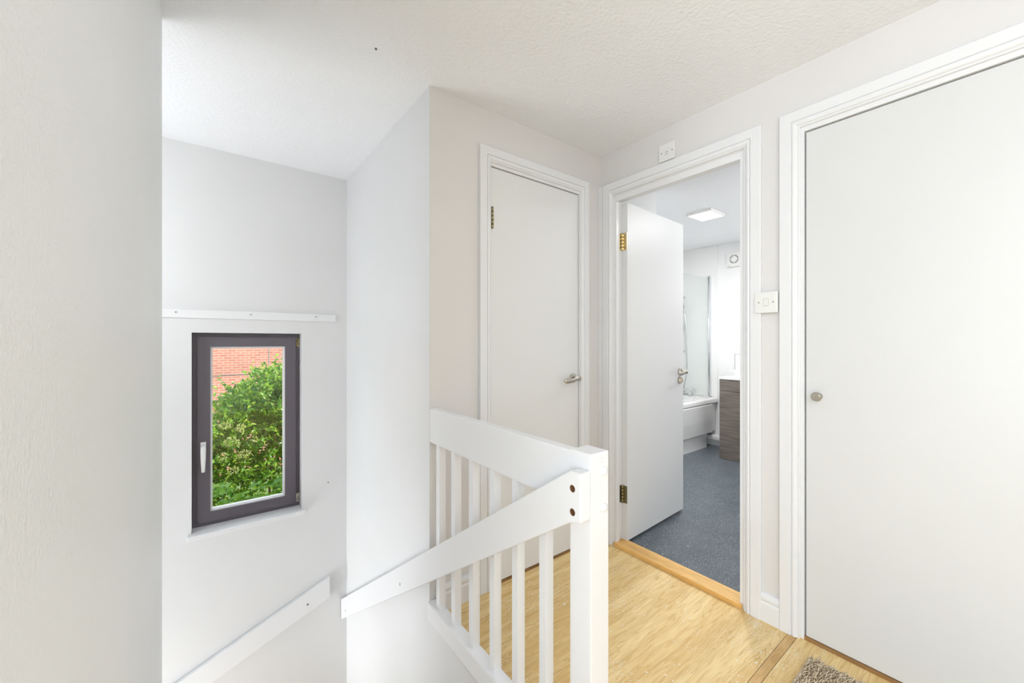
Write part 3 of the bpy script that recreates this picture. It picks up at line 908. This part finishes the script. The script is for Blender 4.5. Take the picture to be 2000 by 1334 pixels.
# extractor
q = MB(); q.box(BX - 0.030, BX, 1.904, 2.068, 1.997, 2.161, bev=0.006)
ef = tag(q.build('extractor_fan', plastic), 'square white extractor fan with round slot grille high on the bathroom wall', 'extractor fan')
for g0 in range(4):
    q = MB(); n = 12
    vs = []
    for i in range(n + 1):
        a = math.pi / 2 * g0 + 0.10 + (math.pi / 2 - 0.20) * i / n
        for rr_, xx in ((0.034, BX - .031), (0.047, BX - .031), (0.047, BX - .0285), (0.034, BX - .0285)):
            vs.append((xx, 1.986 + rr_ * math.cos(a), 2.079 + rr_ * math.sin(a)))
    fs = [(4 * i + j, 4 * i + (j + 1) % 4, 4 * i + 4 + (j + 1) % 4, 4 * i + 4 + j) for i in range(n) for j in range(4)] + [(0, 1, 2, 3), (4 * n, 4 * n + 3, 4 * n + 2, 4 * n + 1)]
    q.add(vs, fs); q.build('grille_slot', grey_line, ef)
q = MB(); q.box(BX - .0305, BX - .0300, 2.027, 2.055, 2.008, 2.012); q.build('printed_marking', grey_line, ef)

# bath
bt = empty('bathtub', (3.8, 2.5, FL))
tag(bt, 'white acrylic bath with moulded side panel in the bathroom', 'bathtub')
bx0, bx1, by0, by1 = 2.96, BX - .002, 2.165, 2.898
# panel: slightly bowed outwards, sits above recessed plinth
q = MB()
prof = [(by0 + .012, 0.150), (by0 + .002, 0.158), (by0 - .004, 0.30), (by0 - .002, 0.462), (by0 + .006, 0.474), (by0 + .03, 0.474), (by0 + .03, 0.150)]
q.prism(prof, bx0, BX - 0.15, 'x'); q.prism([(a + (0.03 if i < 5 else .02), z_) for i, (a, z_) in enumerate(prof)], BX - 0.15, bx1, 'x')
q.build('side_panel', acrylic, bt)
q = MB(); q.prism([(bx0, by0 + .028), (BX - 0.22, by0 + .028), (BX - 0.10, by0 + 0.10), (BX - .10, by0 + .14), (bx0, by0 + .14)], FL + .004, 0.155, 'z'); q.build('plinth', acrylic, bt)
# tub with bowl
bm_ = bmesh.new()
def ring(x0, x1, y0_, y1_, z_, r, n=6):
    out = []
    for cx2, cy2, a0 in ((x1 - r, y1_ - r, 0), (x0 + r, y1_ - r, 90), (x0 + r, y0_ + r, 180), (x1 - r, y0_ + r, 270)):
        for k in range(n):
            a = math.radians(a0 + 90 * k / (n - 1)); out.append((cx2 + r * math.cos(a), cy2 + r * math.sin(a), z_))
    return out
rings = [ring(bx0, bx1, by0, by1, 0.480, .02), ring(bx0, bx1, by0, by1, 0.520, .02), ring(bx0 + .01, bx1 - .01, by0 + .01, by1 - .01, 0.530, .02),
         ring(bx0 + .06, bx1 - .06, by0 + .065, by1 - .06, 0.527, .10), ring(bx0 + .075, bx1 - .08, by0 + .085, by1 - .08, 0.50, .10),
         ring(bx0 + .14, bx1 - .16, by0 + .13, by1 - .13, 0.19, .12), ring(bx0 + .20, bx1 - .22, by0 + .19, by1 - .19, 0.165, .10)]
n = len(rings[0]); q = MB()
q.add([p2 for r2 in rings for p2 in r2], [(j * n + i, j * n + (i + 1) % n, (j + 1) * n + (i + 1) % n, (j + 1) * n + i) for j in range(len(rings) - 1) for i in range(n)] + [list(range((len(rings) - 1) * n, len(rings) * n))], True)
q.build('tub', acrylic, bt); bm_.free()
# taps
tp = empty('bath_mixer_tap', (BX - .06, 2.53, 0.527)); tag(tp, 'chrome bath mixer tap at the end of the bath', 'tap')
q = MB(); q.box(BX - .085, BX - .045, 2.45, 2.62, 0.555, 0.585, bev=0.008)
q.cyl((BX - .065, 2.47, 0.527), (BX - .065, 2.47, 0.56), .016); q.cyl((BX - .065, 2.60, 0.527), (BX - .065, 2.60, 0.56), .016)
q.build('tap_body', chrome, tp)
for yy in (2.455, 2.615):
    q = MB(); q.box(BX - .085, BX - .045, yy - .018, yy + .018, 0.587, 0.625, bev=0.008); q.build('tap_handle', chrome, tp)
q = MB(); q.tube([(BX - .08, 2.535, .57), (BX - .13, 2.535, .575), (BX - .19, 2.535, .57), (BX - .20, 2.535, .555)], .012); q.build('spout', chrome, tp)
# shower riser, hose and handset
sh = empty('shower_set', (BX - .05, 2.56, 0.7)); tag(sh, 'white and chrome riser rail with shower hose on the wall over the bath', 'shower')
q = MB(); q.cyl((BX - .05, 2.575, 1.02), (BX - .05, 2.575, 1.74), .010); q.build('riser_rail', chrome, sh)
for zz in (1.05, 1.71):
    q = MB(); q.cyl((BX, 2.575, zz), (BX - .055, 2.575, zz), .013); q.build('rail_bracket', chrome, sh)
q = MB(); q.box(BX - .085, BX - .035, 2.545, 2.60, 1.315, 1.365, bev=.006); q.build('slider', alu, sh)
q = MB(); q.tube([(BX - .07, 2.56, 1.62), (BX - .10, 2.55, 1.59), (BX - .13, 2.545, 1.585)], [.013, .022, .04]); q.build('shower_head', alu, sh)
hp = [(BX - .07, 2.555, 1.56), (BX - .07, 2.535, 1.48), (BX - .07, 2.515, 1.35), (BX - .07, 2.51, 1.1), (BX - .07, 2.505, .9), (BX - .07, 2.52, .75), (BX - .07, 2.54, .66), (BX - .07, 2.55, .60)]
q = MB(); q.tube(hp, .008, n=8); q.build('hose', alu, sh)
# shower screen
ss = empty('shower_screen', (BX - .4, 2.262, 0.53)); tag(ss, 'clear glass bath shower screen with aluminium wall profile', 'shower screen')
q = MB(); q.box(BX - .80, BX - .03, 2.259, 2.265, 0.545, 1.905); q.build('glass_panel', scr_glass, ss)
q = MB(); q.box(BX - .034, BX - .0005, 2.246, 2.278, 0.535, 1.915, bev=0.004); q.build('wall_profile', alu, ss, 'satin aluminium wall profile')
q = MB(); q.cyl((BX - .04, 2.262, .535), (BX - .04, 2.262, 1.92), .006); q.build('pivot_tube', chrome, ss)
q = MB(); q.box(BX - .80, BX - .04, 2.256, 2.268, 0.531, 0.547); q.build('seal', acrylic, ss)
q = MB(); q.box(BX - .046, BX - .030, 2.240, 2.284, 1.915, 1.93, bev=.003); q.build('clamp', chrome, ss)
q = MB(); q.box(BX - .82, BX - .79, 2.245, 2.279, 1.89, 1.93, bev=.003); q.build('clamp', chrome, ss)
# wall panel on the bath wall with edge trim, proud of the painted wall
q = MB(); q.box(BX - .006, BX - .0003, 2.178, 2.898, 0.531, CH - .001); q.box(BX - .010, BX - .0003, 2.172, 2.180, 0.10, CH - .001)
struct(q.build('trim_7', acrylic), 'white bath wall panel with slim edge trim')
# pipe boxing
q = MB(); q.box(BX - .12, BX - .0003, 1.93, 2.33, 0.060, 0.110, bev=.012); q.box(BX - .07, BX - .0003, 1.93, 2.33, FL + .004, 0.060)
struct(q.build('trim_8', acrylic), 'white pipe boxing along the foot of the bathroom wall')
q = MB(); q.box(BX - .10, BX - .075, 1.925, 1.945, FL + .004, .06); struct(q.build('trim_9', bolt_wood))
# vanity unit
VX = 4.119
vn = empty('vanity_unit', (4.38, 1.45, FL)); tag(vn, 'grey-brown woodgrain bathroom unit with white worktop beyond the bathroom door', 'bathroom cabinet')
q = MB(); q.box(VX + .020, BX - .12, 1.00, 1.912, FL + .004, 0.790); q.build('carcass', vanity_m, vn)
ys = [1.00, 1.456, 1.912]
for a, b2 in zip(ys[:-1], ys[1:]):
    q = MB(); q.box(VX, VX + .018, a + .0015, b2 - .0015, FL + .006, 0.672, bev=.001); q.build('door_panel', vanity_m, vn)
    q = MB(); q.box(VX, VX + .018, a + .0015, b2 - .0015, 0.675, 0.789, bev=.001); q.build('drawer_panel', vanity_m, vn)
q = MB(); q.box(VX - .006, BX - .11, 0.99, 1.922, 0.790, 0.812, bev=.003); q.build('worktop', acrylic, vn)
q = MB(); q.box(BX - .115, BX - .0005, 0.99, 1.990, 0.60, 0.86, bev=.002)
struct(q.build('trim_10', acrylic))
q = MB(); q.box(BX - .018, BX - .0005, 1.10, 1.984, 0.86, 1.035, bev=.002); q.cur = 1
q.box(BX - .0185, BX - .018, 1.979, 1.984, 0.86, 1.035); q.box(BX - .0185, BX - .018, 1.10, 1.984, 1.031, 1.035)
struct(q.build('trim_11', [acrylic, grey_line]), 'white upstand behind the bathroom worktop')

# ------------------------------------------------------------------ outside
GZ = -3.3
g_ = MB(); g_.box(-30, 40, 3.2, 60, GZ - .1, GZ); struct(g_.build('ground', grass_m))
q = MB(); q.box(-9, 16, 16.4, 16.7, GZ, 5.0)
bw = tag(q.build('brick_wall', brick_m), 'sunlit salmon-red brick house wall seen through the stairwell window', 'brick wall')
q = MB(); q.box(1.775, 1.80, 16.397, 16.40, -0.6, 3.5); q.build('movement_joint', print_m, bw, 'dark vertical joint strip')
q = MB(); q.tube([(-1.6, 16.39, -0.05), (0.1, 16.39, 0.02), (0.5, 16.39, 0.05), (1.3, 16.39, 0.05), (2.6, 16.39, .03)], .010, n=6); q.build('cable', print_m, bw, 'thin dark cable')

rng = np.random.default_rng(11)
def leaves(centers, dirs, length, width, name, mat, parent, curl=0.25):
    """one folded leaf per centre"""
    n_ = len(centers)
    d_ = dirs / np.linalg.norm(dirs, axis=1, keepdims=True)
    up = rng.normal(size=(n_, 3)) * 0.55 + np.array([0, -0.35, 0.9])
    s_ = np.cross(d_, up); s_ /= np.linalg.norm(s_, axis=1, keepdims=True)
    nn_ = np.cross(s_, d_)
    Lh = length[:, None]; W = width[:, None]
    base = centers; tip = centers + d_ * Lh - nn_ * Lh * curl
    m1 = centers + d_ * Lh * .30; m2 = centers + d_ * Lh * .65 - nn_ * Lh * curl * .3
    l1 = m1 + s_ * W * .42 + nn_ * W * .18; r1_ = m1 - s_ * W * .42 + nn_ * W * .18
    l2 = m2 + s_ * W * .40 + nn_ * W * .18; r2_ = m2 - s_ * W * .40 + nn_ * W * .18
    V = np.stack([base, l1, l2, tip, r2_, r1_, m1, m2], 1).reshape(-1, 3)
    fpat = np.array([(0, 1, 6, 6), (1, 2, 7, 6), (2, 3, 7, 7), (3, 4, 7, 7), (4, 5, 6, 7), (5, 0, 6, 6)])
    faces = []
    for k in range(n_):
        o = 8 * k
        faces += [(o, o + 1, o + 6), (o + 1, o + 2, o + 7, o + 6), (o + 2, o + 3, o + 7), (o + 3, o + 4, o + 7), (o + 4, o + 5, o + 6, o + 7), (o + 5, o, o + 6)]
    me = bpy.data.meshes.new(name)
    org = WORLD0[parent.name]
    me.from_pydata([tuple(p) for p in (V - np.array(org))], [], faces)
    me.materials.append(mat)
    o = bpy.data.objects.new(name, me); C.objects.link(o); o.parent = parent; WORLD0[o.name] = org
    return o

shr = empty('shrub', (0.6, 5.6, GZ)); tag(shr, 'tall bright green leafy shrub growing just outside the stairwell window', 'shrub')
def topz(x, y):
    return 0.44 + 0.32 * np.clip((x - 0.05) / 0.6, -0.8, 1.3) - 0.22 * np.exp(-((x - 0.02) / 0.13) ** 2) + 0.10 * np.sin(x * 11 + y * 5) - 0.05 * (y - 5.4)
cc = []; dd = []
twigs = MB()
stems = []
for k in range(4200):
    y_ = rng.uniform(5.15, 6.5); x_ = rng.uniform(-0.9, 2.1)
    zt = topz(x_, y_)
    z_ = zt - 0.02 - abs(rng.normal()) * 0.85
    if z_ < -1.9: continue
    ax = np.array([rng.normal() * .5, rng.normal() * .4 - .2, rng.uniform(.0, .8)]); ax /= np.linalg.norm(ax)
    Lt = rng.uniform(.10, .22); p0 = np.array([x_, y_, z_])
    stems.append((p0, p0 + ax * Lt))
    for j in range(rng.integers(9, 17)):
        t = rng.uniform(0, 1)
        sd = rng.normal(size=3) * 0.8 + ax * .6 + np.array([0, -.15, -.05])
        cc.append(p0 + ax * Lt * t); dd.append(sd)
# sprigs rising against the brick
for (sx_, sy_, sz_, tx, tz) in ((0.42, 5.5, .55, .46, .90), (0.50, 5.5, .55, .56, .93), (0.36, 5.4, .5, .38, .72), (0.86, 5.6, .5, .74, .86), (0.92, 5.6, .5, .90, .98), (0.98, 5.4, .5, .84, .78),
                                (0.60, 5.5, .60, .64, .79), (0.05, 5.5, .2, .10, .55), (0.30, 5.5, .45, .24, .64), (1.2, 5.5, .6, 1.3, 1.05), (-.2, 5.5, .1, -.3, .5), (0.70, 5.5, .5, .78, .70), (0.12, 5.6, .0, .06, .34)):
    p0 = np.array([sx_, sy_, sz_ - .25]); p1 = np.array([tx, sy_ - .1, tz])
    stems.append((p0, p1))
    for j in range(46):
        t = rng.uniform(.45, 1.0) ** .8
        q0 = p0 + (p1 - p0) * t
        off = rng.normal(size=3) * .035 * (1.6 - t)
        cc.append(q0 + off); dd.append(rng.normal(size=3) * .7 + (p1 - p0) * .8)
for a, b2 in stems[:500] + stems[-13:]:
    twigs.tube([tuple(a), tuple((a + b2) / 2 + rng.normal(size=3) * .008), tuple(b2)], [.0035, .0028, .0015], n=5)
for k in range(9):
    x_ = 0.6 + (k - 4) * .28
    twigs.tube([(0.6 + (k - 4) * .07, 5.75, GZ), (0.6 + (k - 4) * .16, 5.7, -2.2), (x_, 5.65 + .1 * math.sin(k), -.9), (x_ + .05, 5.6, 0.0 + .1 * math.sin(k * 2))], [.03, .024, .016, .007], n=7)
twigs.build('stem', bark, shr)
cc = np.array(cc); dd = np.array(dd)
ln = rng.uniform(.038, .068, len(cc))
lf = leaves(cc, dd, ln, ln * rng.uniform(.42, .58, len(cc)), 'foliage', leaf_a, shr); lf['kind'] = 'stuff'
# blossom heads
bc = []; bd_ = []
for (x_, z_, r2, n_) in ((0.20, 0.12, .07, 160), (0.28, 0.26, .05, 110), (0.30, -.02, .06, 130), (0.14, .30, .05, 90), (0.22, -.18, .05, 90), (0.40, .12, .035, 50), (0.12, -0.02, .05, 70)):
    for j in range(n_):
        v_ = rng.normal(size=3); v_ /= np.linalg.norm(v_)
        bc.append(np.array([x_ + .02, 5.08, z_]) + v_ * np.array([r2, r2 * .5, r2 * .8]) * rng.uniform(.5, 1)); bd_.append(v_ + rng.normal(size=3) * .5)
bc = np.array(bc); bd_ = np.array(bd_); ln = rng.uniform(.010, .018, len(bc))
o = leaves(bc, bd_, ln, ln * .8, 'blossom', flower_m, shr); o['kind'] = 'stuff'; o['label'] = 'pale cream blossom clusters'

sh2 = empty('broad_leaved_shrub', (0.4, 4.5, GZ)); tag(sh2, 'lower shrub with larger broad green leaves at the foot of the window view', 'shrub')
cc = []; dd = []; tw = MB()
for k in range(330):
    x_ = rng.uniform(-.6, 1.5); y_ = rng.uniform(4.0, 4.55)
    zt = -.02 - .18 * abs(np.sin(x_ * 4)) - .25 * (4.6 - y_)
    z_ = zt - abs(rng.normal()) * .3
    ax = np.array([rng.normal() * .4, rng.normal() * .4 - .3, .7]); ax /= np.linalg.norm(ax)
    p0 = np.array([x_, y_, z_])
    if k % 3 == 0: tw.tube([tuple(p0 - ax * .2), tuple(p0 + ax * .08)], [.004, .002], n=5)
    for j in range(5):
        a = 2.4 * j + rng.uniform(0, 1)
        cc.append(p0 + ax * .02 * j); dd.append(np.array([math.cos(a), math.sin(a), rng.uniform(-.2, .5)]))
for k in range(6):
    tw.tube([(0.4 + (k - 3) * .06, 4.5, GZ), (0.4 + (k - 3) * .2, 4.5, -1.6), (0.4 + (k - 3) * .3, 4.5, -.5)], [.02, .015, .006], n=6)
tw.build('stem', bark, sh2)
cc = np.array(cc); dd = np.array(dd); ln = rng.uniform(.06, .105, len(cc))
lf = leaves(cc, dd, ln, ln * .62, 'foliage', leaf_b, sh2); lf['kind'] = 'stuff'
